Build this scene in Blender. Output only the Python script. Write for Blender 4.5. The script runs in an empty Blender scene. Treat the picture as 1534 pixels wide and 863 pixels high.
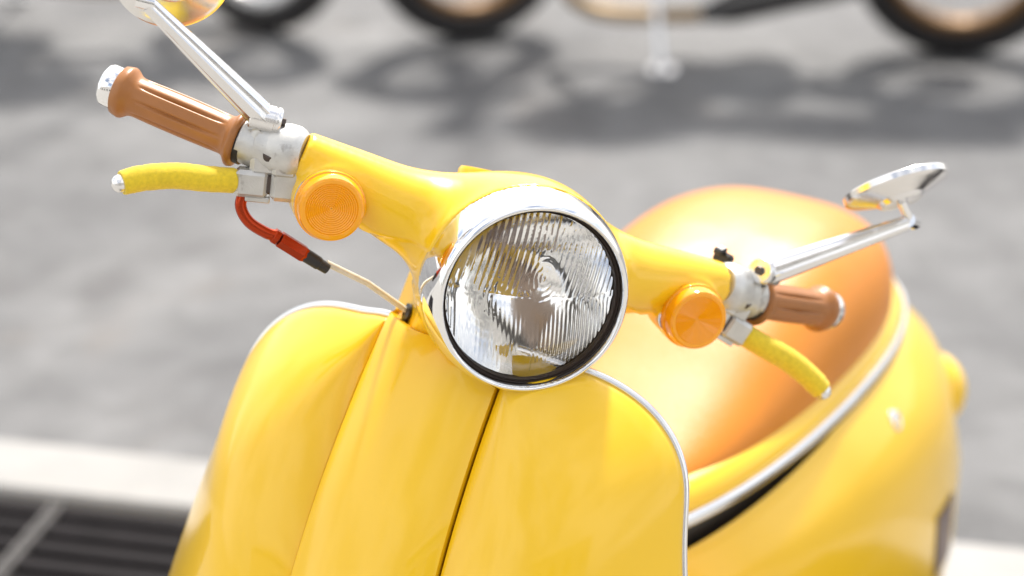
import bpy, math, random
import numpy as np
from mathutils import Vector, Matrix
random.seed(7); rng = np.random.default_rng(7)
scene = bpy.context.scene
rad = math.radians
# ------------------------------------------------------------------ camera
CAM_H, CAM_PITCH = 1.58, 23.3
cam_data = bpy.data.cameras.new('camera'); cam = bpy.data.objects.new('camera', cam_data)
scene.collection.objects.link(cam); scene.camera = cam
cam.location = (0, 0, CAM_H); cam.rotation_euler = (rad(90 - CAM_PITCH), 0, 0)
cam_data.lens = 70; cam_data.sensor_width = 36; cam_data.clip_start = 0.05; cam_data.clip_end = 2000
cam_data.dof.use_dof = True; cam_data.dof.focus_distance = 1.60; cam_data.dof.aperture_fstop = 2.6
# ------------------------------------------------------------------ light
SUN_EL, SUN_AZ = 50.0, 12.0          # azimuth from +Y towards +X
world = bpy.data.worlds.new('World'); scene.world = world; world.use_nodes = True
wn = world.node_tree.nodes; wl = world.node_tree.links; wn.clear()
sky = wn.new('ShaderNodeTexSky'); sky.sky_type = 'NISHITA'; sky.sun_disc = False
sky.sun_elevation = rad(SUN_EL); sky.sun_rotation = rad(SUN_AZ)
sky.air_density = 1.0; sky.dust_density = 3.0; sky.ozone_density = 1.0
bg = wn.new('ShaderNodeBackground'); bg.inputs['Strength'].default_value = 0.088
wo = wn.new('ShaderNodeOutputWorld')
# broken bright cloud over the whole sky
wtc = wn.new('ShaderNodeTexCoord'); wno = wn.new('ShaderNodeTexNoise'); wno.inputs['Scale'].default_value = 2.6; wno.inputs['Detail'].default_value = 7; wno.inputs['Roughness'].default_value = .55
wmp = wn.new('ShaderNodeMapping'); wmp.inputs['Scale'].default_value = (1, 1, 1.8); wl.new(wtc.outputs['Generated'], wmp.inputs['Vector']); wl.new(wmp.outputs[0], wno.inputs['Vector'])
wrp = wn.new('ShaderNodeValToRGB'); wrp.color_ramp.elements[0].position = .38; wrp.color_ramp.elements[0].color = (.10, .10, .10, 1); wrp.color_ramp.elements[1].position = .60; wrp.color_ramp.elements[1].color = (.92, .92, .92, 1)
wl.new(wno.outputs['Fac'], wrp.inputs['Fac'])
wmx = wn.new('ShaderNodeMixRGB'); wmx.inputs[2].default_value = (8.8, 8.6, 8.3, 1); wl.new(wrp.outputs['Color'], wmx.inputs[0]); wl.new(sky.outputs[0], wmx.inputs[1])
wl.new(wmx.outputs[0], bg.inputs['Color']); wl.new(bg.outputs[0], wo.inputs['Surface'])
sd = bpy.data.lights.new('sun', 'SUN'); sd.energy = 2.5; sd.angle = rad(5.0); sd.color = (1.0, 0.96, 0.90)
sun = bpy.data.objects.new('sun', sd); scene.collection.objects.link(sun)
sv = Vector((math.sin(rad(SUN_AZ))*math.cos(rad(SUN_EL)), math.cos(rad(SUN_AZ))*math.cos(rad(SUN_EL)), math.sin(rad(SUN_EL))))
sun.rotation_euler = sv.to_track_quat('Z', 'Y').to_euler(); sun.location = (0, 6, 8)
vs = scene.view_settings; vs.view_transform = 'Standard'; vs.look = 'None'; vs.exposure = 1.32; vs.gamma = 1; vs.use_curve_mapping = False

# ------------------------------------------------------------------ helpers
COL = scene.collection
def link(o, parent=None):
    COL.objects.link(o)
    if parent is not None: o.parent = parent
    return o
def mesh_obj(name, vf, mat, parent=None, smooth=True, angle=None):
    v, f = vf
    me = bpy.data.meshes.new(name)
    me.from_pydata([tuple(map(float, p)) for p in v], [], [tuple(map(int, q)) for q in f])
    me.validate(); me.update()
    if smooth:
        me.polygons.foreach_set('use_smooth', [True]*len(me.polygons))
        if angle is not None: me.set_sharp_from_angle(angle=rad(angle))
    me.materials.append(mat)
    return link(bpy.data.objects.new(name, me), parent)
def tag(o, label=None, cat=None, group=None, kind=None):
    if label: o['label'] = label
    if cat: o['category'] = cat
    if group: o['group'] = group
    if kind: o['kind'] = kind
    return o
def empty(name, loc=(0, 0, 0), rot=(0, 0, 0)):
    e = bpy.data.objects.new(name, None); e.empty_display_size = .1; e.location = loc; e.rotation_euler = rot
    return link(e)
def merge(*vfs):
    V, F, n = [], [], 0
    for v, f in vfs:
        v = np.asarray(v, float); V.append(v); F += [tuple(i+n for i in q) for q in f]; n += len(v)
    return np.concatenate(V), F
def unit(v): v = np.asarray(v, float); return v/np.linalg.norm(v)
def basis(ax, ref=(0, 0, 1)):
    ax = unit(ax); ref = np.asarray(ref, float)
    if abs(ax@unit(ref)) > .98: ref = np.array([0., 1, 0]) if abs(ax[1]) < .9 else np.array([1., 0, 0])
    u = unit(np.cross(ref, ax)); return ax, u, np.cross(ax, u)
def rings(R, caps=True, closed=True):
    """R: (m,n,3) array of rings -> quads"""
    m, n = R.shape[:2]; v = R.reshape(-1, 3); f = []
    for i in range(m-1):
        for j in range(n if closed else n-1):
            k = (j+1) % n; f.append((i*n+j, i*n+k, (i+1)*n+k, (i+1)*n+j))
    if caps and closed: f.append(tuple(range(n-1, -1, -1))); f.append(tuple((m-1)*n+j for j in range(n)))
    return v, f
def lathe(profile, origin, axis, n=48, caps=True, ref=(0, 0, 1), rfun=None):
    ax, u, w = basis(axis, ref); a = np.linspace(0, 2*np.pi, n, endpoint=False)
    R = np.zeros((len(profile), n, 3))
    for i, (s, r) in enumerate(profile):
        rr = r*np.ones(n) if rfun is None else rfun(s, r, a)
        R[i] = np.asarray(origin)+ax*s+np.outer(rr*np.cos(a), u)+np.outer(rr*np.sin(a), w)
    return rings(R, caps)
def spline(pts, n):
    """Catmull-Rom through points"""
    P = np.asarray(pts, float); P = np.vstack([2*P[0]-P[1], P, 2*P[-1]-P[-2]]); out = []
    m = len(P)-3
    for t in np.linspace(0, m, n):
        i = min(int(t), m-1); x = t-i; a, b, c, d = P[i:i+4]
        out.append(.5*((2*b)+(-a+c)*x+(2*a-5*b+4*c-d)*x*x+(-a+3*b-3*c+d)*x**3))
    return np.array(out)
def tube(pts, radii, n=14, caps=True, ecc=(1, 1), closed=False, ref=(0, 0, 1)):
    P = np.asarray(pts, float); m = len(P); radii = np.broadcast_to(radii, (m,)) if np.ndim(radii) < 1 or len(np.shape(radii)) == 1 else radii
    T = np.gradient(P, axis=0) if not closed else (np.roll(P, -1, 0)-np.roll(P, 1, 0))
    a = np.linspace(0, 2*np.pi, n, endpoint=False); R = np.zeros((m, n, 3)); u = None
    for i in range(m):
        t = unit(T[i])
        if u is None: _, u, w = basis(t, ref)
        else: u = unit(u-t*(u@t)); w = np.cross(t, u)
        R[i] = P[i]+radii[i]*(np.outer(np.cos(a)*ecc[0], u)+np.outer(np.sin(a)*ecc[1], w))
    v, f = rings(R, caps and not closed)
    if closed:
        for j in range(n): f.append(((m-1)*n+j, (m-1)*n+(j+1) % n, (j+1) % n, j))
    return v, f
def box(c, h, axes=None, bev=0.0):
    """box with chamfered edges (24 verts) when bev>0"""
    c = np.asarray(c, float); h = np.asarray(h, float); A = np.eye(3) if axes is None else np.array(axes, float)
    if bev <= 0:
        v = np.array([(x, y, z) for x in (-1, 1) for y in (-1, 1) for z in (-1, 1)], float)*h
        f = [(0, 1, 3, 2), (4, 6, 7, 5), (0, 4, 5, 1), (2, 3, 7, 6), (0, 2, 6, 4), (1, 5, 7, 3)]
        return c+v@A, f
    v = []; idx = {}
    for sx in (-1, 1):
        for sy in (-1, 1):
            for sz in (-1, 1):
                for k in range(3):
                    p = np.array([sx, sy, sz], float)*(h-bev); p[k] += (sx, sy, sz)[k]*bev
                    idx[(sx, sy, sz, k)] = len(v); v.append(p)
    f = []
    for k in range(3):
        a, b = [i for i in range(3) if i != k]
        for s in (-1, 1):
            q = []
            for (p, r) in ((-1, -1), (1, -1), (1, 1), (-1, 1)):
                t = [0, 0, 0]; t[k] = s; t[a] = p; t[b] = r; q.append(idx[(*t, k)])
            f.append(q if (s > 0) == (k != 1) else q[::-1])
        for p in (-1, 1):
            for r in (-1, 1):
                e = []
                for s, kk in ((-1, a), (1, a), (1, b), (-1, b)):
                    t = [0, 0, 0]; t[k] = s; t[a] = p; t[b] = r; e.append(idx[(*t, kk)])
                f.append(e)
    for sx in (-1, 1):
        for sy in (-1, 1):
            for sz in (-1, 1): f.append([idx[(sx, sy, sz, k)] for k in range(3)])
    return c+np.array(v)@A, f
def fix_normals(o):
    import bmesh
    bm = bmesh.new(); bm.from_mesh(o.data); bmesh.ops.recalc_face_normals(bm, faces=bm.faces); bm.to_mesh(o.data); bm.free()
    return o
def nets(fun, lo, hi, h):
    """surface nets of an implicit function"""
    lo = np.array(lo, float); hi = np.array(hi, float); N = np.ceil((hi-lo)/h).astype(int)+1
    X, Y, Z = np.meshgrid(*[lo[k]+h*np.arange(N[k]) for k in range(3)], indexing='ij')
    F = fun(X, Y, Z); inside = F < 0
    c = [(a, b, d) for a in (0, 1) for b in (0, 1) for d in (0, 1)]
    sl = lambda a, n: slice(a, n-1+a)
    g = lambda A, t: A[sl(t[0], N[0]), sl(t[1], N[1]), sl(t[2], N[2])]
    cnt = sum(g(inside, t).astype(int) for t in c); act = (cnt > 0) & (cnt < 8)
    ii = np.argwhere(act); vid = -np.ones(act.shape, int); vid[act] = np.arange(len(ii))
    acc = np.zeros((len(ii), 3)); num = np.zeros(len(ii))
    for k in range(3):
        for t in c:
            if t[k]: continue
            t2 = list(t); t2[k] = 1
            f0 = F[tuple((ii+t).T)]; f1 = F[tuple((ii+t2).T)]; m = (f0 < 0) != (f1 < 0)
            s = f0[m]/(f0[m]-f1[m]); p = ii[m]+np.array(t, float); p[:, k] += s; acc[m] += p; num[m] += 1
    V = lo+h*acc/num[:, None]; faces = []
    for k in range(3):
        a, b = (k+1) % 3, (k+2) % 3
        A = np.moveaxis(inside, (k, a, b), (0, 1, 2)); ch = A[:-1, 1:-1, 1:-1] != A[1:, 1:-1, 1:-1]
        e = np.argwhere(ch); s = A[:-1, 1:-1, 1:-1][ch]
        W = np.moveaxis(vid, (k, a, b), (0, 1, 2))
        q = np.stack([W[e[:, 0], e[:, 1], e[:, 2]], W[e[:, 0], e[:, 1]+1, e[:, 2]], W[e[:, 0], e[:, 1]+1, e[:, 2]+1], W[e[:, 0], e[:, 1], e[:, 2]+1]], 1)
        q[~s] = q[~s][:, ::-1]; faces += q.tolist()
    return V, faces
def smin(a, b, k):
    hh = np.clip(.5+.5*(b-a)/k, 0, 1); return b+(a-b)*hh-k*hh*(1-hh)
def sd_rcone(X, Y, Z, a, b, ra, rb):
    a = np.array(a, float); b = np.array(b, float); d = b-a; L2 = d@d
    px, py, pz = X-a[0], Y-a[1], Z-a[2]; t = np.clip((px*d[0]+py*d[1]+pz*d[2])/L2, 0, 1)
    return np.sqrt((px-t*d[0])**2+(py-t*d[1])**2+(pz-t*d[2])**2)-(ra+(rb-ra)*t)
def sd_rbox(X, Y, Z, c, h, r):
    qx, qy, qz = abs(X-c[0])-h[0]+r, abs(Y-c[1])-h[1]+r, abs(Z-c[2])-h[2]+r
    return np.sqrt(np.maximum(qx, 0)**2+np.maximum(qy, 0)**2+np.maximum(qz, 0)**2)+np.minimum(np.maximum(qx, np.maximum(qy, qz)), 0)-r

# ------------------------------------------------------------------ materials
def principled(name, base, rough=.5, metal=0, coat=0, coat_rough=.03, bump=0, bscale=200, var=0, vscale=8, trans=0, ior=1.5, spec=.5, sheen=0, rvar=0, dirt=None, sss=0):
    m = bpy.data.materials.new(name); m.use_nodes = True; nt = m.node_tree; b = nt.nodes['Principled BSDF']
    b.inputs['Base Color'].default_value = (*base, 1); b.inputs['Roughness'].default_value = rough; b.inputs['Metallic'].default_value = metal
    b.inputs['Coat Weight'].default_value = coat; b.inputs['Coat Roughness'].default_value = coat_rough
    b.inputs['Transmission Weight'].default_value = trans; b.inputs['IOR'].default_value = ior; b.inputs['Specular IOR Level'].default_value = spec
    b.inputs['Sheen Weight'].default_value = sheen
    if sss: b.inputs['Subsurface Weight'].default_value = sss; b.inputs['Subsurface Radius'].default_value = (.01, .004, .001); b.inputs['Subsurface Scale'].default_value = 1
    tc = nt.nodes.new('ShaderNodeTexCoord')
    def noise(scale, detail=4):
        n = nt.nodes.new('ShaderNodeTexNoise'); n.inputs['Scale'].default_value = scale; n.inputs['Detail'].default_value = detail
        nt.links.new(tc.outputs['Object'], n.inputs['Vector']); return n
    col = None
    if var:
        n = noise(vscale, 6); r = nt.nodes.new('ShaderNodeValToRGB')
        r.color_ramp.elements[0].position = .3; r.color_ramp.elements[1].position = .7
        r.color_ramp.elements[0].color = (*[max(0, c*(1-var)) for c in base], 1); r.color_ramp.elements[1].color = (*[min(1, c*(1+var*.6)) for c in base], 1)
        nt.links.new(n.outputs['Fac'], r.inputs['Fac']); col = r.outputs['Color']
    if dirt:
        n = noise(dirt[1], 8); r = nt.nodes.new('ShaderNodeValToRGB'); r.color_ramp.elements[0].position = dirt[2]; r.color_ramp.elements[1].position = min(1, dirt[2]+.12)
        mx = nt.nodes.new('ShaderNodeMixRGB'); mx.inputs[2].default_value = (*dirt[0], 1)
        if col: nt.links.new(col, mx.inputs[1])
        else: mx.inputs[1].default_value = (*base, 1)
        nt.links.new(n.outputs['Fac'], r.inputs['Fac']); nt.links.new(r.outputs['Color'], mx.inputs[0]); col = mx.outputs[0]
    if col: nt.links.new(col, b.inputs['Base Color'])
    if rvar:
        n = noise(vscale*3, 5); mr = nt.nodes.new('ShaderNodeMapRange'); mr.inputs['To Min'].default_value = max(0, rough-rvar); mr.inputs['To Max'].default_value = rough+rvar
        mr.inputs['From Min'].default_value = .3; mr.inputs['From Max'].default_value = .7
        nt.links.new(n.outputs['Fac'], mr.inputs['Value']); nt.links.new(mr.outputs[0], b.inputs['Roughness'])
    if bump:
        n = noise(bscale, 3); bp = nt.nodes.new('ShaderNodeBump'); bp.inputs['Strength'].default_value = 1; bp.inputs['Distance'].default_value = bump
        nt.links.new(n.outputs['Fac'], bp.inputs['Height']); nt.links.new(bp.outputs[0], b.inputs['Normal'])
    return m
M = {}
M['yellow'] = principled('yellow_paint', (.90, .545, .006), .34, coat=.7, spec=.35, coat_rough=.02, bump=.00006, bscale=38, var=.04, vscale=5)
_nt = M['yellow'].node_tree; _n = _nt.nodes.new('ShaderNodeTexNoise'); _n.inputs['Scale'].default_value = 14; _n.inputs['Detail'].default_value = 9
_m = _nt.nodes.new('ShaderNodeMapRange'); _m.inputs['From Min'].default_value = .35; _m.inputs['From Max'].default_value = .75; _m.inputs['To Min'].default_value = .015; _m.inputs['To Max'].default_value = .14
_nt.links.new(_nt.nodes['Texture Coordinate'].outputs['Object'], _n.inputs['Vector']); _nt.links.new(_n.outputs['Fac'], _m.inputs['Value']); _nt.links.new(_m.outputs[0], _nt.nodes['Principled BSDF'].inputs['Coat Roughness'])
M['chrome'] = principled('chrome', (.88, .88, .88), .05, 1)
M['alu'] = principled('polished_aluminium', (.80, .79, .78), .20, 1, rvar=.06, vscale=30)
M['cast'] = principled('cast_alloy', (.60, .59, .56), .42, .75, bump=.0002, bscale=700, var=.12, vscale=60, dirt=((.16, .13, .11), 45, .60))
M['dark_metal'] = principled('dark_steel', (.10, .08, .07), .45, .8)
M['black'] = principled('black_plastic', (.015, .014, .014), .4)
M['rubber'] = principled('black_rubber', (.02, .018, .018), .55, bump=.0003, bscale=300)
M['gasket'] = principled('gasket_rubber', (.055, .040, .032), .35)
M['grip'] = principled('brown_rubber', (.36, .14, .035), .38, bump=.00012, bscale=900, var=.10, vscale=25, spec=.5)
M['foam'] = principled('yellow_foam', (.80, .58, .02), .8, bump=.0005, bscale=1500, var=.13, vscale=300, sheen=.2)
M['seat'] = principled('tan_vinyl', (.66, .225, .010), .40, bump=.0005, bscale=420, var=.08, vscale=9, spec=.45)
M['amber'] = principled('amber_plastic', (1.0, .40, .004), .07, coat=.6, trans=.08, ior=1.4)
M['dish'] = principled('lamp_reflector', (.97, .97, .96), .07, 1)
M['glass'] = principled('headlamp_glass', (1, 1, 1), 0.0, trans=1, ior=1.5)
M['bulb'] = principled('bulb_shield', (.30, .22, .17), .25, .9)
M['mirror'] = principled('mirror_glass', (.93, .94, .95), .01, 1)
M['red'] = principled('red_anodised', (.40, .045, .012), .25, .85, bump=.0001, bscale=300)
M['cable'] = principled('cable_sheath', (.72, .68, .58), .4, var=.15, vscale=90)
M['red_lens'] = principled('red_lens', (.35, .01, .01), .1, trans=.3)
M['brown'] = principled('brown_flank', (.10, .045, .03), .35)

# asphalt: grain, worn patches, oil stains
def mat_asphalt():
    m = bpy.data.materials.new('asphalt'); m.use_nodes = True; nt = m.node_tree; b = nt.nodes['Principled BSDF']; L = nt.links.new
    tc = nt.nodes.new('ShaderNodeTexCoord')
    def noise(s, d=5, dist=0):
        n = nt.nodes.new('ShaderNodeTexNoise'); n.inputs['Scale'].default_value = s; n.inputs['Detail'].default_value = d; n.inputs['Distortion'].default_value = dist
        L(tc.outputs['Object'], n.inputs['Vector']); return n.outputs['Fac']
    def ramp(f, p0, c0, p1, c1):
        r = nt.nodes.new('ShaderNodeValToRGB'); e = r.color_ramp.elements; e[0].position = p0; e[0].color = (*c0, 1); e[1].position = p1; e[1].color = (*c1, 1); L(f, r.inputs['Fac']); return r.outputs['Color']
    def mix(t, f, a, c):
        x = nt.nodes.new('ShaderNodeMixRGB'); x.blend_type = t
        (L(f, x.inputs[0]) if not isinstance(f, (int, float)) else setattr(x.inputs[0], 'default_value', f)); L(a, x.inputs[1])
        if isinstance(c, tuple): x.inputs[2].default_value = (*c, 1)
        else: L(c, x.inputs[2])
        return x.outputs[0]
    base = ramp(noise(1.1, 8, .8), .34, (.112, .112, .114), .66, (.185, .184, .183))
    base = mix('MULTIPLY', .7, base, ramp(noise(9, 6, .5), .3, (.6, .6, .6), .7, (1.2, 1.2, 1.2)))
    base = mix('MULTIPLY', .7, base, ramp(noise(260, 2), .25, (.55, .55, .55), .75, (1.25, 1.25, 1.25)))
    base = mix('MIX', ramp(noise(1.7, 5, 1.2), .60, (0, 0, 0), .74, (.55, .55, .55)), base, (.17, .148, .13))     # brownish dust
    base = mix('MIX', ramp(noise(1.6, 6, 1.1), .58, (0, 0, 0), .70, (.7, .7, .7)), base, (.075, .072, .072))       # old oil
    L(base, b.inputs['Base Color'])
    L(ramp(noise(1.25, 4, .8), .60, (.75, .75, .75), .72, (.45, .45, .45)), b.inputs['Roughness'])
    bp = nt.nodes.new('ShaderNodeBump'); bp.inputs['Distance'].default_value = .003; L(noise(220, 3), bp.inputs['Height']); L(bp.outputs[0], b.inputs['Normal'])
    return m
M['asphalt'] = mat_asphalt()
M['concrete'] = principled('concrete', (.33, .322, .308), .8, bump=.002, bscale=120, var=.14, vscale=5, dirt=((.36, .33, .30), 4, .62))
M['paving'] = principled('paving', (.30, .29, .27), .8, bump=.002, bscale=120, var=.12, vscale=5)
M['iron'] = principled('drain_iron', (.011, .009, .010), .65, 0, spec=.1, bump=.0006, bscale=200, var=.3, vscale=20)
M['galv'] = principled('dusty_steel', (.085, .08, .077), .6, .1, var=.2, vscale=20)
M['pit'] = principled('drain_pit', (.012, .010, .010), .9)
M['gold'] = principled('gold_rim', (.15, .075, .018), .5, .5)
M['steel_rim'] = principled('steel_rim', (.72, .72, .72), .25, .95)
M['bikeblack'] = principled('black_lacquer', (.012, .011, .012), .25, coat=.6)
M['engine'] = principled('engine_alloy', (.16, .15, .15), .45, .7)
M['pipe'] = principled('brass_pipe', (.33, .23, .12), .5, .7)
M['vinyl_black'] = principled('black_vinyl', (.02, .019, .018), .5)

# ------------------------------------------------------------------ setting
KD = np.array([.977, -.2134, 0]); KN = np.array([.2134, .977, 0]); UZ = np.array([0, 0, 1.])   # kerb direction, kerb normal (away from camera)
KAX = [KD, KN, UZ]
def strip(n0, n1, t0, t1, z0, z1, bev=0):
    c = KD*(t0+t1)/2+KN*(n0+n1)/2+UZ*(z0+z1)/2
    return box(c, ((t1-t0)/2, (n1-n0)/2, (z1-z0)/2), KAX, bev)
def sheet(n0, n1, t0, t1, z):
    P = [KD*t+KN*n+UZ*z for t, n in ((t0, n0), (t1, n0), (t1, n1), (t0, n1))]; return np.array(P), [(0, 1, 2, 3)]
K0, K1, G0 = 2.585, 2.746, 2.16
tag(mesh_obj('road', sheet(K1-.03, 400, -400, 400, 0), M['asphalt'], smooth=False), kind='structure')
tag(mesh_obj('pavement', merge(sheet(-400, G0, -400, 400, 0.0), sheet(G0, K0+.02, -400, -3.31, 0.0), sheet(G0, K0+.02, 1.70, 400, 0.0)), M['paving'], smooth=False), kind='structure')
tag(mesh_obj('drain_channel', merge(sheet(G0-.02, K0+.02, -3.32, 1.71, -.16), (np.array([KD*t+KN*n+UZ*z for n in (G0-.004, K0+.004) for t, z in ((-3.32, -.16), (1.71, -.16), (1.71, -.002), (-3.32, -.002))]), [(0, 1, 2, 3), (4, 5, 6, 7)])), M['pit'], smooth=False), kind='structure')
kerb = tag(empty('kerb'), kind='structure')
for k in range(-8, 9):
    t0 = k*.915-.05
    mesh_obj('kerb_stone', strip(K0, K1, t0+.002, t0+.912, -.15, .012+.001*(k % 3), .008), M['concrete'], kerb, smooth=False)
for lo_t, hi_t in ((-3.31, -2.3), (-2.296, -1.312), (-1.308, -.30), (-.296, .70), (.704, 1.70)):
    g = tag(empty('drain_grate', tuple(KD*(lo_t+hi_t)/2+KN*(G0+K0)/2)), {-3.31: 'dark iron drain grate one section past the pale crossbar, away from the scooter', -2.296: 'dark iron drain grate ending at the pale dusty crossbar beside the kerb', -1.308: 'dark iron slatted drain grate between the pale crossbar and the scooter', -.296: 'dark iron drain grate hidden under the rear wheel of the yellow scooter', .704: 'dark iron drain grate behind the tail of the yellow scooter'}[lo_t], 'drain grate', 'drain grates along the kerb')
    loc = np.array(g.location)
    n = K0-.006; sl = None
    while n-.034 > G0+.012:
        v, f = strip(n-.034, n, lo_t+.009, hi_t-.009, -.03, -.004, .004)
        mesh_obj('slat', (v-loc, f), M['iron'], g, smooth=False); n -= .052
    for e0, e1 in ((lo_t, lo_t+.010), (hi_t-.010, hi_t)):
        v, f = strip(G0+.006, K0-.004, e0, e1, -.035, 0.0, .003)
        mesh_obj('end_bar', (v-loc, f), M['galv'], g, smooth=False)

# ------------------------------------------------------------------ scooter frames
def Rm(a, b, c):
    return np.array(Matrix.Rotation(rad(a), 3, 'Z') @ Matrix.Rotation(rad(b), 3, 'Y') @ Matrix.Rotation(rad(c), 3, 'X'))
PSI, LEAN = -118.0, 2.1
Rh = Rm(-75.5, -3.5, -22.5); th = np.array([.0116, 1.4863, .938])          # steering head turned to the left lock
Rb = Rm(PSI, 0, -LEAN)
S = th+Rh@np.array([-.10, 0, -.02]); ORG = S-Rb@np.array([0, 0, S[2]/Rb[2, 2]]); ORG[2] = .002
HM = Rb.T@Rh; HT = Rb.T@(th-ORG)
def H(v): return np.asarray(v, float)@HM.T+HT         # handlebar frame -> scooter frame
def HV(vf): return H(vf[0]), vf[1]
scooter = tag(empty('motor_scooter', tuple(ORG), (rad(-LEAN), 0, rad(PSI))), 'bright yellow retro motor scooter with tan seat and round chrome headlight', 'scooter')
def part(name, vf, mat, parent=scooter, smooth=True, angle=40, label=None): 
    o = mesh_obj(name, vf, M[mat] if isinstance(mat, str) else mat, parent, smooth, angle)
    if label: o['label'] = label
    return o

# ---- leg shield ----------------------------------------------------
ZT = .878
def seam_y(z): return .0600+.029*(.9-z)
def seam_x(z):
    u = np.minimum(.9-z, .36); return .0500+1.115*u-1.515*u*u+np.maximum(.9-z-.36, 0)*.03
def edge_curve():
    """outer edge of one wing: along the top, round the corner, down the side -> (x,y,z)"""
    W, rx, rz, droop = .220, .134, .106, .372; p = []
    for y in np.linspace(.0612, W-rx, 10): p.append((y, ZT-droop*(y-.06)+.0062*math.exp(-((y-.080)/.016)**2)))
    zc = p[-1][1]
    for a in np.linspace(0, math.pi/2, 34)[1:]: p.append((W-rx+rx*math.sin(a), zc-rz*(1-math.cos(a))))
    z1 = p[-1][1]
    for z in np.linspace(z1, .30, 40)[1:]: p.append((W+(.235+.30*min(.2, max(0, z1-z-.05)))*(z1-z)*(1-.5*math.exp(-(z1-z)/.03)), z))
    P = np.array(p); dy = P[:, 0]-.06
    x = float(seam_x(ZT))-.004-.19*dy-1.12*dy**2+.50*(ZT-P[:, 1])*np.clip(1.25-.5*(ZT-P[:, 1])/.4, .4, 1.15)
    E = np.stack([x, P[:, 0], P[:, 1]], 1)
    for _ in range(12): E[1:-1] = .5*E[1:-1]+.25*(E[:-2]+E[2:])
    return E
EC = edge_curve()
def wing(sg):
    m = len(EC); ns = 30; R = []
    tz = np.linspace(0, 1, m)
    for i in range(m):
        xe, ye, ze = EC[i]; zc = ZT-(ZT-.30)*(i/(m-1))**1.15; xc = float(seam_x(zc))-.004
        ys = seam_y(zc)+.0012
        row = []
        for k in range(3):                         # rolled inner flange
            row.append((seam_x(zc)-.012+.004*k, ys, zc))
        for s in np.linspace(0, 1, ns):
            y = ys+(ye-ys)*s; z = zc+(ze-zc)*s
            row.append((xc+(xe-xc)*(.20*s+.80*s**3.3), y, z))
        x, y, z = row[-1]
        row.append((x-.006, y+.0015, z)); row.append((x-.012, y-.001, z))
        R.append([(a, sg*b, c) for a, b, c in row])
    v, f = rings(np.array(R), False, False)
    return v, (f if sg < 0 else [q[::-1] for q in f])
def shield_edge(sg, off=0.0):
    return np.array([(x-.0105-off, sg*(y+.0002), z+.0012) for x, y, z in EC])
for sg in (-1, 1):
    o = part('shield_wing', wing(sg), 'yellow', angle=50); md = o.modifiers.new('s', 'SOLIDIFY'); md.thickness = .002; md.offset = -1
    e = spline(shield_edge(sg)[::2], 140)
    part('shield_trim', tube(e, .0036, 12), 'alu')
R = []
for z in np.linspace(ZT+.004, .30, 60):
    ys = float(seam_y(z))-.0012; row = [(float(seam_x(z))-.014, -ys, z), (float(seam_x(z))-.004, -ys, z)]
    for y in np.linspace(-1, 1, 33):
        row.append((float(seam_x(z))+.001+.022*(1-abs(y)**2.4), y*ys*.997, z))
    row += [(float(seam_x(z))-.004, ys, z), (float(seam_x(z))-.014, ys, z)]
    R.append(row)
top = [[(x-.018, y*.97, z-.002) for x, y, z in R[0]], [(x-.006, y*.985, z+.004) for x, y, z in R[0]]]
v, f = rings(np.array(top+R), False, False)
o = part('centre_panel', (v, [q[::-1] for q in f]), 'yellow', angle=50); md = o.modifiers.new('s', 'SOLIDIFY'); md.thickness = .002; md.offset = -1
# inner shield: the rider-side skin behind the wings
R = []
for i in range(0, len(EC), 2):
    x, ye, ze = EC[i]
    R.append([(x-.012-.03*(1-abs(s)**2)+.0*s, s*(ye-.004), ze-.003) for s in np.linspace(-1, 1, 21)])
part('inner_shield', rings(np.array(R), False, False), 'yellow')

# ---- headset casting (implicit surface in the handlebar frame) ---------
def headset(X, Y, Z):
    Y = abs(Y)
    ch = [((-.070, 0, .018), .048), ((-.066, .060, .018), .0425), ((-.066, .105, .0205), .0345), ((-.071, .150, .0285), .0268), ((-.0765, .197, .0365), .0195)]
    C = spline([(*p, r) for p, r in ch], 25); d = None
    for q0, q1 in zip(C[:-1], C[1:]):
        e = sd_rcone(X, Y, Z, q0[:3], q1[:3], q0[3], q1[3]); d = e if d is None else np.minimum(d, e)
    ax = np.array(ch[-1][0])-np.array(ch[-2][0]); ax = ax/np.linalg.norm(ax); e0 = np.array(ch[-1][0])
    d = np.maximum(d, (X-e0[0])*ax[0]+(Y-e0[1])*ax[1]+(Z-e0[2])*ax[2])          # flat bar end
    rr = np.sqrt(Y**2+Z**2)
    k = np.sqrt(((X+.028)/np.where(X < -.028, .105, .2))**2+(rr/.0865)**2); buck = (k-1)*.08
    buck = np.maximum(buck, X+.010)
    d = smin(d, buck, .022)
    neck = sd_rbox(X, Y, Z+.10+0*X, (-.100-0*X, 0, 0), (.050, .057, .075), .022)
    d = smin(d, neck, .014)
    boss = np.maximum(np.sqrt((Y-.167)**2+(Z-.010)**2)-.0292, np.maximum(X+.049, -(X+.085)))
    d = smin(d, boss, .006)
    d = np.maximum(d, X+.010)
    # shallow pressed panel on the lower front of each arm
    pan = sd_rbox(X, Y, Z, (-.02, .094, -.016), (.06, .040, .020), .012); pan = np.maximum(pan, (Z-.010+.30*(Y-.075)))
    pan = np.maximum(pan, -(d+.0022)); d = np.maximum(d, -pan)
    # hollow for the lamp
    hol = np.maximum(np.sqrt((np.maximum(X+.055, -.2)/.2)**2*0+(rr)**2)-.074, -(X+.045)); d = np.maximum(d, -hol)
    # hole for the cable in the neck side
    return d
part('headset_cover', HV(nets(headset, (-.19, -.225, -.20), (.0, .225, .12), .0026)), 'yellow', angle=60)
hs = bpy.data.objects['headset_cover']
md = hs.modifiers.new('sm', 'SMOOTH'); md.factor = .5; md.iterations = 2
part('cable_grommet', HV(lathe([(0, .006), (.001, .0085), (.003, .0085), (.004, .006)], (-.090, -.0572, -.0715), (0, -1, 0), 20)), 'black', hs)
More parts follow.
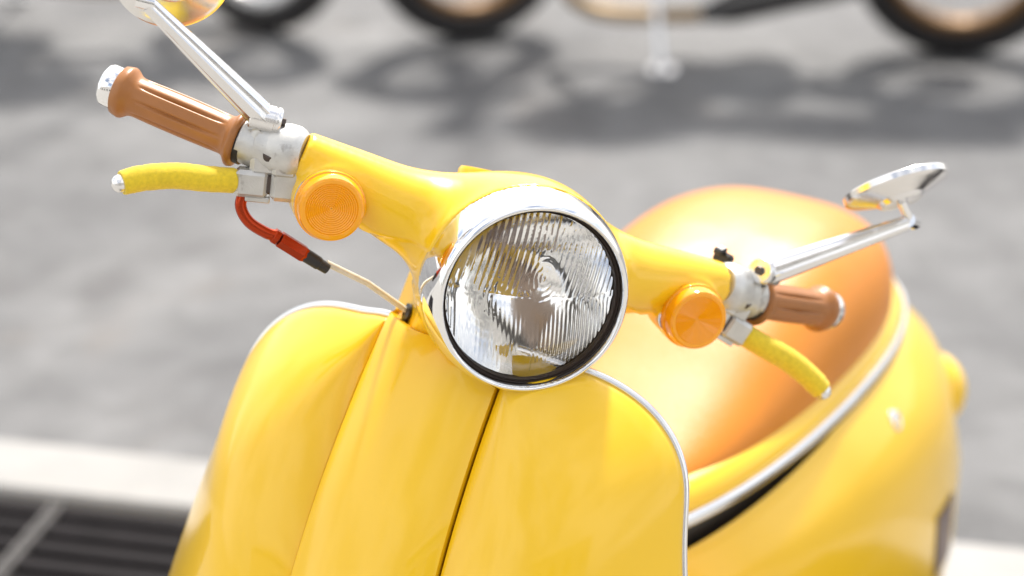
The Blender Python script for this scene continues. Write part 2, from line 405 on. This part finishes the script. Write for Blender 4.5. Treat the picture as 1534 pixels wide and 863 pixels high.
# instrument glass and ignition bezel on top
part('ignition_bezel', HV(lathe([(0, .018), (.006, .0178), (.009, .0160), (.0095, .011), (.008, .010), (.008, .0005)], (-.098, -.040, .0560), (-.25, -.1, 1), 40)), 'yellow', hs)

# ---- headlight -------------------------------------------------------
prof = [(-.024, .0840), (-.022, .0850), (-.012, .0853), (.000, .0846), (.010, .0834), (.018, .0818), (.023, .0800), (.0262, .0780), (.0268, .0762), (.0255, .0750), (.022, .0746), (.002, .0746)]
rim = part('headlight_rim', HV(lathe(prof, (0, 0, 0), (1, 0, 0), 128, caps=False)), 'chrome', angle=80)
gp = [(x+.009, r) for x, r in ((.004, .0750), (.0085, .0742), (.0095, .0728), (.0078, .0727), (.0092, .0722), (.0078, .0719), (.0086, .0712), (.005, .0706), (-.004, .0706))]
part('gasket', HV(lathe(gp, (0, 0, 0), (1, 0, 0), 128, caps=False)), 'gasket', rim, angle=70)
RL = .0715
def lens_back(y, z):
    up = 1/(1+np.exp(-(z-.004-.25*y)/.006))                       # upper field: coarse vertical flutes
    coarse = .0011*np.abs(np.sin(math.pi*y/.0050))
    fine = .0006*np.abs(np.sin(math.pi*(y*.93+z*.36)/.0036))
    lo = fine*np.clip((np.abs(y-.006)-.006)/.006, 0.12, 1)
    oval = np.sqrt((y/.72)**2+(z-.020)**2); w = 1/(1+np.exp((oval-.021)/.0015))
    ring = .0005*np.abs(np.sin(math.pi*oval/.0052))
    d = (up*coarse+(1-up)*lo)*(1-.8*w)+w*ring
    d += .0003*np.exp(-((z-.004-.25*y)/.0012)**2)                   # ridge between the fields
    return d
nr, na = 70, 288
def lens_sheet(front):
    R = []
    for i in range(nr+1):
        r = RL*(i/nr)**.9 if i else 1e-5
        a = np.linspace(0, 2*np.pi, na, endpoint=False); y = r*np.cos(a); z = r*np.sin(a)
        dome = .019*(1-(r/RL)**2.2)+.012
        x = dome*np.ones(na) if front else dome-.0042+lens_back(y, z)*(1 if r < RL*.985 else 0)
        R.append(np.stack([x, y, z], 1))
    return np.array(R)
A_, B_ = lens_sheet(True), lens_sheet(False)
Rr = np.concatenate([A_, B_[::-1]])
v, f = rings(Rr, True)
o = part('headlight_lens', HV((v, f)), 'glass', rim, angle=35); fix_normals(o)
part('reflector_bowl', HV(lathe([(.006-.056*(1-t*t), .0015+.0700*t) for t in np.linspace(0, 1, 28)], (0, 0, 0), (1, 0, 0), 96, caps=False)), 'dish', rim)
part('bulb_shield', HV(lathe([(-.050, .008), (-.026, .0105), (-.010, .0115), (-.005, .0105), (-.0035, .006), (-.003, .0005)], (0, 0, .006), (1, 0, 0), 32)), 'bulb', rim)

# ---- turn signals ----------------------------------------------------
for sg in (-1, 1):
    c = np.array((-.0475, sg*.167, .010)); ax = unit((1, sg*.06, .02))
    t = part('turn_signal', HV(lathe([(-.004, .0285), (.001, .0290), (.003, .0288)], c, ax, 56)), 'dish')
    pr = [(0.003, .0288), (.0055, .0292), (.0075, .0288), (.0082, .0276), (.0150, .0268), (.0180, .0258), (.0190, .0240), (.0188, .0215)]
    rr = .0210
    while rr > .0012:
        pr += [(.0180-.0035*(1-rr/.021), rr-.0002), (.0186-.0035*(1-rr/.021), rr-.0009)]; rr -= .0017
    pr.append((.0150, .0003))
    v, f = lathe(pr, c, ax, 64, caps=False)
    back = [(.0110, .0004), (.0125, .012), (.0150, .0225), (.0060, .0255), (.003, .0262), (.003, .0284)]
    v2, f2 = lathe(back, c, ax, 64, caps=False)
    o = part('amber_lens', HV(merge((v, f), (v2, f2))), 'amber', t, angle=25)
    part('lamp_reflector', HV(lathe([(.0005, .004), (.0012, .014), (.0040, .022), (.0075, .0248)], c, ax, 48)), 'dish', t)
    part('lamp_bulb', HV(lathe([(.0005, .003), (.006, .0045), (.010, .0045), (.013, .0025), (.0138, .0003)], c+np.array([0, 0, -.003]), ax, 20)), 'bulb', t)

# ---- grips, switches, levers, mirrors ----------------------------------
def arm(sg):
    m = np.array([1, sg, 1.])
    BE = np.array((-.0735, .197, .0365))*m; GI = np.array((-.0985, .2450, .0275))*m; GO = np.array((-.1447, .3340, .0275))*m
    ax = unit(GO-GI); L = np.linalg.norm(GO-GI)
    n_sw = 'switch_housing'
    sw = part(n_sw, HV(lathe([(-.004, .0170), (.0, .0205), (.004, .0222), (.012, .0226), (.026, .0205), (.034, .0200), (.036, .0175), (.052, .0172), (.054, .012)], BE, GI-BE, 40)), 'cast')
    # grip with lengthwise flutes
    pr = []
    for s in np.linspace(0, L, 60):
        t = s/L
        r = .0158+.0012*math.cos((t-.5)*2.6)
        r += .0074*math.exp(-(s/.0048)**2)+.0058*math.exp(-((s-L)/.0058)**2)
        pr.append((s, r))
    pr = [(-.004, .019), (-.003, .0225)]+pr+[(L+.006, .0205), (L+.008, .017)]
    def flute(s, r, a):
        t = (s-.010)/(L-.022); d = max(0, math.sin(math.pi*min(max(t, 0), 1)))**.6 if 0 < t < 1 else 0
        return r-.0026*d*np.maximum(0, np.cos(a*8+.4))**5
    g = part('grip', HV(lathe(pr, GI, ax, 180, rfun=flute)), 'grip', angle=60)
    part('end_cap', HV(lathe([(L+.004, .0165), (L+.007, .0178), (L+.016, .0180), (L+.0185, .0172), (L+.020, .0150), (L+.0195, .010), (L+.0195, .001)], GI, ax, 48)), 'chrome', g)
    part('grip_gap_shade', HV(lathe([(-.0095, .014), (-.009, .0188), (-.0038, .0188), (-.0035, .016)], GI, ax, 40)), 'rubber', g)  # dark ring stands in for the shadow between grip and clamp
    # mirror clamp collar and boss
    mb = np.array((-.0800, .2300, .0520))*m; bc = GI+(BE-GI)*.27
    cl = part('mirror_clamp', HV(merge(lathe([(-.010, .0182), (-.009, .0195), (.009, .0195), (.010, .0182)], bc, ax, 36),
             tube([bc+np.array([.006, 0, -.004]), mb+np.array([-.002, 0, -.006])], [.0125, .0105], 24))), 'cast')
    # lever perch
    P1 = np.array((-.0735, .2000, .008))*m; P2 = np.array((-.0790, .2390, -.0015))*m
    dv = unit(P2-P1); fwd = unit(np.cross(np.array([0, 0, 1.]), dv)*(1 if sg > 0 else -1)); fwd = fwd if fwd[0] > 0 else -fwd; upv = np.cross(dv, fwd); upv = upv if upv[2] > 0 else -upv
    AX = [dv, fwd, upv]
    pe = part('lever_perch', HV(merge(box(P1-dv*.001+upv*.003, (.013, .0115, .0150), AX, .004), box(P1+dv*.016+upv*.016-fwd*.004, (.014, .012, .0085), AX, .0035), box(P1+dv*.002+upv*.014+fwd*.002, (.010, .011, .006), AX, .003),
        lathe([(-.009, .021), (.009, .021)], bc+(BE-GI)*.28, ax, 30))), 'cast', angle=30)
    part('lever_blade', HV(merge(box(P2-dv*.0130, (.0135, .0098, .0112), AX, .0034), box(P2-dv*.019-upv*.0125, (.010, .0075, .0022), AX, .0008))), 'cast', pe, angle=30)
    part('perch_gap_shade', HV(box(P1+dv*.014+upv*.001, (.007, .0075, .0085), AX, .002)), 'dark_metal', pe)  # dark block filling the gap between perch and blade, as its shade
    part('clamp_bolt', HV(lathe([(0, .0062), (.002, .0066), (.006, .0062), (.0062, .0040), (.004, .0036), (.004, .0003)], P1+dv*.015+upv*.0235+fwd*.006, upv+fwd*.7, 20)), 'dark_metal', pe)
    part('pivot_bolt', HV(lathe([(0, .003), (-.005, .0032), (-.006, .002)], P1+dv*.018-upv*.008, upv, 14)), 'dark_metal', pe)
    # lever sleeve
    pts = np.array([(-.0788, .2385, -.0012), (-.0755, .262, -.0060), (-.0740, .287, -.0108), (-.0700, .311, -.0190), (-.0655, .3265, -.0268)])*m
    sp = spline(pts, 36); rd = np.interp(np.linspace(0, 1, 36), [0, .03, .5, .9, 1], [.0094, .0104, .0108, .0104, .0096])
    rd = rd*(1+.015*rng.standard_normal(36))
    lv = part('brake_lever', HV(tube(sp, rd, 28, ecc=(1, 1))), 'foam')
    e = sp[-1]; d = unit(sp[-1]-sp[-3])
    part('lever_ball', HV(lathe([(-.002, .0072), (.002, .0075), (.005, .0066), (.0075, .0045), (.0088, .001)], e, d, 24)), 'alu', lv)
    return sw, cl, mb
swL, clL, mbL = arm(-1); swR, clR, mbR = arm(1)
part('switch_toggle', HV(merge(box((-.094, .1985, .0560), (.004, .010, .006), [unit((-.45, .89, -.1)), unit((.89, .45, 0)), (0, 0, 1)], .002), box((-.093, .1925, .0620), (.0045, .005, .003), [unit((-.45, .89, .5)), unit((.89, .45, 0)), (0, 0, 1)], .0015))), 'black', swR)
def mirror(base, tip, head, nrm, knuckle):
    base, tip, head = map(np.array, (base, tip, head)); nrm = unit(nrm); d = unit(tip-base)
    cx = np.array((-.0, 0, 0))
    st = part('mirror_stem', HV(lathe([(-.002, .010), (0, .0120), (.012, .0122), (np.linalg.norm(tip-base)*.5, .0098), (np.linalg.norm(tip-base)-.004, .0068)], base, d, 72, rfun=lambda s_, r_, a_: r_*(1-.10*np.abs(np.sin(a_*5))**.7))), 'alu', angle=40)
    kn = unit(knuckle)
    part('stem_knuckle', HV(lathe([(-.012, .0105), (-.011, .0116), (.006, .0116), (.0075, .0116), (.008, .0108), (.0092, .0108), (.0095, .0116), (.0120, .0116), (.0135, .0104)], base, kn, 36)), 'alu', st)
    part('stem_bolt', HV(lathe([(.0125, .0042), (.0165, .0042), (.0172, .0035)], base, kn, 6)), 'dark_metal', st, smooth=False)
    # pivot at the outer end
    part('pivot_clevis', HV(merge(lathe([(-.007, .0064), (.007, .0064)], tip, kn, 20), tube([tip, tip+(head-nrm*.012-tip)*.95], [.0052, .0045], 12))), 'chrome', st)
    prof = [(-.0150, .0010), (-.0150, .019), (-.0125, .0215), (-.0110, .0225), (-.0045, .0425), (-.0032, .0465), (-.0020, .0482), (.0030, .0486), (.0040, .0478), (.0040, .0470)]
    hd = part('mirror_head', HV(lathe(prof, head, nrm, 72, caps=False)), 'alu', angle=25)
    part('mirror_glass', HV(lathe([(.0032, .0472), (.0036, .025), (.0038, .0005)], head, nrm, 60)), 'mirror', hd)
mirror((-.080, -.2330, .0545), (-.080, -.3519, .1145), (-.115, -.3350, .139), (-.943, -.04, .20), (.15, .96, .1))
mirror((-.080, .2360, .0580), (-.083, .3515, .1418), (-.088, .3265, .1655), (-.575, -.42, .70), (.55, -.75, .1))

# ---- brake cable -------------------------------------------------------
cab = spline([(-.078, -.2285, -.004), (-.075, -.2290, -.0185), (-.072, -.219, -.0290), (-.070, -.203, -.0335), (-.070, -.1945, -.0335)], 30)
cb = part('brake_cable', HV(tube([(-.071, -.146, -.0440), (-.078, -.105, -.0525), (-.092, -.058, -.0705), (-.095, -.040, -.078)], .0027, 12)), 'cable')
part('cable_elbow', HV(tube(cab, .0048, 16)), 'red', cb)
a, b = np.array((-.070, -.1965, -.0335)), np.array((-.070, -.1655, -.0422)); d = unit(b-a)
part('adjuster_nut', HV(merge(lathe([(0, .0060), (.0005, .0066), (.0048, .0066), (.0052, .0060)], a, d, 6), lathe([(.0060, .0052), (.0065, .0072), (.030, .0072), (.0325, .0062)], a, d, 6))), 'red', cb, smooth=False)
part('cable_boot', HV(lathe([(.031, .0056), (.033, .0058), (.046, .0056), (.0465, .0050), (.055, .0046), (.0555, .0036)], a, d, 24)), 'rubber', cb, angle=30)

# ---- rear body, seat -----------------------------------------------------
def plan(ph, xf, xr, w, nose=0, p=0):
    """egg-shaped planform loop: xf front end, xr rear end, half width w"""
    x = (xf+xr)/2+(xf-xr)/2*math.cos(ph); t = (x-xr)/(xf-xr)
    g = max(0, 1-abs(1-t/.38)**2.2)**.32 if t < .38 else max(0, 1-((t-.38)/.62)**2.05)**.40
    return x, w*g*(1 if math.sin(ph) >= 0 else -1)
NP = 112; PH = np.linspace(0, 2*np.pi, NP, endpoint=False)
def loops(levels): return np.array([[(*plan(a, xf, xr, w, ns), z+(zz(a) if zz else 0)) for a in PH] for (z, xf, xr, w, ns, zz) in levels])
# upper body rim that carries the seat
ub = loops([(.594, -.100, -.895, .1715, 0, None), (.597, -.096, -.899, .1745, 0, None), (.604, -.095, -.900, .176, 0, None), (.616, -.102, -.895, .173, 0, None),
            (.626, -.118, -.885, .164, 0, None), (.629, -.135, -.875, .155, 0, None), (.624, -.17, -.86, .135, 0, None)])
body = part('upper_body', rings(ub, True), 'yellow')
strip_pts = np.array([(*plan(a, -.090, -.905, .1785), .600) for a in PH])
part('body_trim', tube(strip_pts, .0062, 12, closed=True, ecc=(.8, 1.2)), 'alu', body)
part('gap_liner', rings(loops([(.45, -.11, -.885, .165, 0, None), (.570, -.10, -.895, .1690, 0, None), (.5935, -.1, -.898, .1735, 0, None)]), False), 'black', body)
# side cowl: upper lip drops away from the trim towards the front
def lip(a):
    c = math.cos(a); return -.030*max(0, (c-.05)/.95)**.8
lv = [(.205, -.24, -.93, .236, 0, None), (.24, -.20, -.965, .256, 0, None), (.31, -.15, -.990, .262, 0, None), (.40, -.125, -.995, .258, 0, None), (.46, -.11, -.98, .247, 0, None), (.51, -.10, -.968, .236, 0, lambda a: lip(a)*.4),
      (.55, -.095, -.945, .215, 0, lambda a: lip(a)*.8), (.577, -.093, -.918, .193, 0, lip), (.588, -.092, -.910, .1855, 0, lip), (.590, -.094, -.905, .181, 0, lip), (.585, -.098, -.90, .177, 0, lip)]
cowl = part('side_cowl', rings(loops(lv), False), 'yellow')
part('cowl_lock', lathe([(-.006, .012), (.002, .0135), (.005, .0125), (.006, .009), (.004, .006), (.004, .0005)], (-.600, .2085, .552), (0, 1, .45), 28), 'chrome', cowl)
for k, (x, y, z) in enumerate(((-.215, .112, .628), (-.19, .120, .618), (-.185, .121, .606))):
    part('screw', lathe([(-.003, .004), (.0, .0042), (.002, .0035), (.003, .0005)], (x, y, z), (.5, .45, .75), 14), 'chrome', body)
# brown patches laid just proud of the rear flank
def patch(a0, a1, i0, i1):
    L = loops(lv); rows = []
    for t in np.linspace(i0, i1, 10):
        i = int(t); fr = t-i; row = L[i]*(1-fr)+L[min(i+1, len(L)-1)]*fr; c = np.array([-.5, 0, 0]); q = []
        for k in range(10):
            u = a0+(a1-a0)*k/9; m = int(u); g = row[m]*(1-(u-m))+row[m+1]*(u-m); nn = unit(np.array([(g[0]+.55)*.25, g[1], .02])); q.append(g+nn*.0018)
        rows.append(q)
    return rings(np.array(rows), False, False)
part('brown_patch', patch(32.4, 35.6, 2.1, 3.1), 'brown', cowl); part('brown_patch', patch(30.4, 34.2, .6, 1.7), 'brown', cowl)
# seat cushion
def seat():
    R = []; nu = 36
    for i in range(nu+1):
        t = i/nu*math.pi/2
        u = math.cos(t)**.50 if i < nu else 0.0; hgt = math.sin(t)**.95
        row = []
        for a in PH:
            x, y = plan(a, -.150, -.872, .166); cxm = -.60
            x = cxm+(x-cxm)*max(u, .002); y = y*max(u, .002)
            top = np.interp(x, [-.90, -.84, -.76, -.68, -.60, -.52, -.44, -.36, -.26, -.15], [.085, .103, .115, .1205, .1195, .110, .089, .062, .035, .014])
            row.append((x, y, .622+top*hgt))
        R.append(row)
    R = [[(x*.985+(-.6)*.015, y*.97, .612) for x, y, z in R[0]]]+R
    return rings(np.array(R), True)
st = part('seat', seat(), 'seat', angle=80)
md = st.modifiers.new('sm', 'SMOOTH'); md.factor = .5; md.iterations = 8
# rear lights and tail
for sg in (-1, 1):
    ti = part('rear_indicator', lathe([(-.02, .050)]+[(.046*math.sin(t), .050*math.cos(t)+.0002) for t in np.linspace(.05, 1.57, 14)], (-.866, sg*.179, .468), (-.15, sg*.95, .20), 40), 'yellow')
    part('amber_lens', lathe([(0, .020), (.010, .018), (.014, .010), (.015, .0005)], (-.912, sg*.186, .468), (-1, 0, 0), 28), 'amber', ti)
tl = part('tail_light', lathe([(-.02, .055), (.006, .055), (.01, .050)], (-.955, 0, .47), (-1, 0, .15), 40), 'chrome')
part('red_lens', lathe([(.008, .049), (.022, .042), (.03, .02), (.032, .0005)], (-.955, 0, .47), (-1, 0, .15), 40), 'red_lens', tl)

# ---- running gear (mostly below the frame) ------------------------------
def wheel_meshes(c, ax, r, w, rr):
    t = lathe([(-w*.55, rr+.004), (-w, r-w*1.1), (-w*.92, r-w*.5), (-w*.55, r-w*.10), (0, r), (w*.55, r-w*.10), (w*.92, r-w*.5), (w, r-w*1.1), (w*.55, rr+.004)], c, ax, 64, caps=False)
    rm = lathe([(-w*.6, rr-.012), (-w*.62, rr+.006), (-w*.4, rr), (0, rr-.010), (w*.4, rr), (w*.62, rr+.006), (w*.6, rr-.012), (w*.35, rr-.020), (-w*.35, rr-.020), (-w*.6, rr-.012)], c, ax, 64, caps=False)
    return t, rm
stx = unit((-math.sin(rad(25)), 0, math.cos(rad(25))))
Q = np.array(Matrix.Rotation(rad(40), 3, Vector(stx))); S0 = np.array([0, 0, S[2]/Rb[2, 2]])
def steer(v): return (np.asarray(v)-S0)@Q.T+S0
def SV(vf): return steer(vf[0]), vf[1]
wc = np.array((.345, 0, .213))
t, rm = wheel_meshes(wc, (0, 1, 0), .208, .05, .130)
wf = part('front_wheel', SV(merge(lathe([(-.06, .025), (-.05, .045), (.05, .045), (.06, .025)], wc, (0, 1, 0), 32), lathe([(-.012, .118), (.012, .118)], wc, (0, 1, 0), 40))), 'alu')
part('tyre', SV(t), 'rubber', wf); part('rim', SV(rm), 'chrome', wf)
part('fork', SV(merge(tube([wc+(0, .075, 0), wc+(-.06, .07, .12), (.16, .05, .46), (.12, .02, .52)], .016, 12), tube([wc+(0, -.075, 0), wc+(-.06, -.07, .12), (.16, -.05, .46), (.12, -.02, .52)], .016, 12))), 'cast')
R = []
for a in np.linspace(-.15, 2.5, 26):
    k = .9+.1*math.sin(max(0, a)/2.5*math.pi); R.append([(wc[0]+(.238-.02*abs(s)**2)*math.cos(a)*1.0, s*.072*k, wc[2]+(.238-.03*abs(s)**3)*math.sin(a)) for s in np.linspace(-1, 1, 15)])
o = part('front_fender', SV(rings(np.array(R), False, False)), 'yellow'); md = o.modifiers.new('s', 'SOLIDIFY'); md.thickness = .003
wr = np.array((-.86, 0, .213)); t, rm = wheel_meshes(wr, (0, 1, 0), .208, .05, .130)
w2 = part('rear_wheel', merge(lathe([(-.06, .03), (-.05, .05), (.05, .05), (.06, .03)], wr, (0, 1, 0), 32), lathe([(-.012, .118), (.012, .118)], wr, (0, 1, 0), 40)), 'alu')
part('tyre', t, 'rubber', w2); part('rim', rm, 'chrome', w2)
part('floorboard', merge(box((-.09, 0, .285), (.235, .19, .018), None, .012), box((-.06, 0, .26), (.25, .05, .03), None, .01)), 'yellow')
part('floor_mat', box((-.09, 0, .3065), (.19, .165, .004), None, .002), 'rubber')
part('engine_case', merge(box((-.70, .085, .24), (.20, .03, .055), None, .02), box((-.60, .04, .26), (.12, .07, .07), None, .02)), 'cast')
part('exhaust', tube([(-.55, -.08, .20), (-.68, -.12, .19), (-.98, -.13, .24)], [.018, .04, .042], 20), 'chrome')
yl = .235
part('side_stand', merge(tube([(-.33, .11, .24), (-.30, .19, .10), (-.29, yl, yl*math.tan(rad(LEAN))+.008)], [.010, .009, .009], 10), box((-.29, yl+.01, (yl+.01)*math.tan(rad(LEAN))+.005), (.02, .022, .004), None, .002)), 'dark_metal')

# ------------------------------------------------------------------ unseen buildings, added for reflections and bounced light
M['render'] = principled('wall_render', (.30, .29, .28), .85, bump=.003, bscale=40, var=.12, vscale=.8)
M['brickwall'] = principled('grey_stone', (.24, .235, .23), .85, bump=.003, bscale=60, var=.2, vscale=4)
M['frame'] = principled('window_frame', (.55, .54, .50), .5)
M['pane'] = principled('window_pane', (.02, .025, .03), .05, spec=.8)
def building(label, x0, x1, y, hgt, mat, nw, floors):
    b = tag(empty('reflection_building', ((x0+x1)/2, y, 0)), label, 'building', 'unseen buildings added for reflections'); W = x1-x0
    part('wall', box((0, -3, hgt/2), (W/2, 3, hgt/2)), mat, b, smooth=False)
    part('cornice', box((0, -2.9, hgt+.15), (W/2+.1, 3.1, .15), None, .03), 'frame', b, smooth=False)
    for fl in range(floors):
        for k in range(nw):
            x = -W/2+W*(k+.5)/nw; z = 1.5+fl*3.0; hw = W/nw*.28
            w = part('window', merge(box((x-hw, .03, z), (.05, .05, .85)), box((x+hw, .03, z), (.05, .05, .85)), box((x, .03, z+.85), (hw+.05, .052, .05)), box((x, .04, z-.85), (hw+.1, .08, .05))), 'frame', b, smooth=False)
            part('pane', box((x, .012, z), (hw-.05, .010, .80)), 'pane', w, smooth=False)
building('unseen pale rendered building added for reflections, with a single row of windows', -13, -1.5, -8.5, 4.2, 'render', 5, 1)
building('unseen grey stone building added for reflections, with two rows of windows', -1.3, 9, -8.5, 6.0, 'brickwall', 4, 2)

# ------------------------------------------------------------------ motorcycles across the road
def motorcycle(name, label, fw, rw, rimmat, bodymat, lean, steer_deg, stand_side, ex, sx):
    """fw, rw: ground contact of front and rear wheel"""
    fw, rw = np.array([*fw, 0.]), np.array([*rw, 0.]); d = fw-rw; wb = np.linalg.norm(d); yaw = math.degrees(math.atan2(d[1], d[0]))
    root = tag(empty(name, tuple(rw), (rad(lean), 0, rad(yaw))), label, 'motorcycle')
    P = lambda n, vf, m, parent=root, **k: part(n, vf, m, parent, **k)
    Rw = .305
    for nm, x, sd_ in (('rear_wheel', 0, 0), ('front_wheel', wb, steer_deg)):
        c = np.array((x, 0, Rw)); ax = (-math.sin(rad(sd_)), math.cos(rad(sd_)), 0)
        w = .055 if x == 0 else .047
        t, rm = wheel_meshes(c, ax, Rw, w, .222)
        a_, u_, w_ = basis(ax); hub = lathe([(-.06, .02), (-.055, .055), (-.03, .058), (-.028, .035), (.028, .035), (.03, .058), (.055, .055), (.06, .02)], c, ax, 24)
        o = P(nm, hub, 'engine'); P('tyre', t, 'rubber', o); P('rim', rm, rimmat, o)
        sp = []
        for k in range(32):
            al = 2*math.pi*k/32; be = al+(.5 if k % 2 else -.5); sdn = .03 if (k//2) % 2 else -.03
            sp.append(tube([c+a_*sdn+.05*(math.cos(be)*u_+math.sin(be)*w_), c+.218*(math.cos(al)*u_+math.sin(al)*w_)], .0022, 5, caps=False))
        P('spokes', merge(*sp), 'steel_rim', o)
    hx = wb-.20
    P('fork', merge(*[tube([(wb+.0, s*.085, Rw), (hx+.02, s*.085, .86)], .021, 12) for s in (-1, 1)]), 'engine')
    P('handlebar', tube(spline([(hx-.16, -.37, 1.03), (hx-.05, -.2, 1.05), (hx, 0, .95), (hx-.05, .2, 1.05), (hx-.16, .37, 1.03)], 30), .013, 10), 'engine')
    hl = P('headlight', lathe([(-.10, .03), (-.06, .075), (0, .09), (.01, .088)], (hx+.12, 0, .84), (1, 0, -.05), 32), bodymat); P('lens', lathe([(.008, .084), (.025, .06), (.032, .001)], (hx+.12, 0, .84), (1, 0, -.05), 32), 'glass', hl)
    P('fuel_tank', (lambda v: (v[0], v[1]))(lathe([(0, .02), (.03, .10), (.12, .145), (.25, .15), (.38, .115), (.45, .06), (.47, .01)], (hx-.06, 0, .79), (-1, 0, -.06), 32)), bodymat)
    P('seat', (lambda R: rings(np.array(R), True))([[(x, .12*math.cos(a)*k, .74+.055*math.sin(a)+.03*(1-k)) for a in np.linspace(0, 2*math.pi, 20, endpoint=False)] for x, k in ((wb-.66, .5), (wb-.72, .9), (wb-.9, 1.1), (.15, 1.05), (-.10, .9), (-.18, .5))]), 'vinyl_black')
    P('frame', merge(tube([(hx-.03, 0, .82), (wb*.62, 0, .40), (wb*.55, 0, .26), (wb*.30, 0, .27), (.25, 0, .45)], .024, 10), tube([(hx-.03, 0, .84), (wb*.5, 0, .74), (-.12, 0, .70)], .02, 10)), 'bikeblack')
    P('swingarm', merge(*[tube([(wb*.32, s*.09, .38), (0, s*.085, Rw)], .020, 10) for s in (-1, 1)]), 'bikeblack')
    P('shock', merge(*[tube([(.03, s*.12, Rw+.05), (.14, s*.11, .66)], .026, 12) for s in (-1, 1)]), 'steel_rim')
    e = P('engine', merge(box((wb*.45, 0, .36), (.19, .13, .11), None, .04), lathe([(-.17, .07), (-.16, .09), (.16, .09), (.17, .07)], (wb*.38, 0, .34), (0, 1, 0), 28)), 'engine')
    P('cylinder', merge(*[box((wb*.52+.02*k*.4, 0, .48+.022*k), (.085, .085, .007), None, .003) for k in range(8)]), 'engine', e)
    xh = P('exhaust_header', tube(spline([(wb*.56, ex*.06, .58), (wb*.70, ex*.11, .46), (wb*.80, ex*.13, .24), (wb*.74, ex*.15, .150), (wb*.58, ex*.17, .150), (wb*.50, ex*.175, .165)], 40), .021, 16), 'pipe')
    P('muffler', tube([(wb*.52, ex*.175, .16), (wb*.46, ex*.18, .185), (.10, ex*.19, .33), (-.30, ex*.195, .47), (-.32, ex*.195, .477)], [.024, .045, .048, .050, .038], 24), 'bikeblack', xh)
    for nm, cx, a0, a1 in (('rear_fender', 0, .9, 2.9), ('front_fender', wb, .5, 2.4)):
        R = [[(cx+(Rw+.03)*math.cos(a), s*.065, Rw+(Rw+.03-.02*s*s)*math.sin(a)) for s in np.linspace(-1, 1, 9)] for a in np.linspace(a0, a1, 18)]
        o = P(nm, rings(np.array(R), False, False), bodymat); mdf = o.modifiers.new('s', 'SOLIDIFY'); mdf.thickness = .003
    s = stand_side; tl_ = math.tan(rad(-lean))
    gy = s*.27
    P('side_stand', merge(tube([(wb*sx, s*.13, .24), (wb*sx-.03, gy, gy*tl_+.014)], [.013, .011], 10), box((wb*sx-.035, gy+s*.01, gy*tl_+.007), (.035, .026, .006), None, .003)), 'steel_rim')
    P('tail_light', lathe([(0, .04), (.03, .038), (.04, .02), (.042, .001)], (-.24, 0, .62), (-1, 0, 0), 20), 'red_lens')
    return root
motorcycle('motorcycle', 'black motorcycle with gold spoked wheel rims parked across the road', (-.099, 5.472), (1.222, 5.307), 'gold', 'bikeblack', -6, 32, 1, 1, .62)
motorcycle('motorcycle', 'black motorcycle with silver wheel rims parked across the road', (-.714, 5.52), (-2.02, 5.62), 'steel_rim', 'bikeblack', -6, -30, 1, -1, .42)
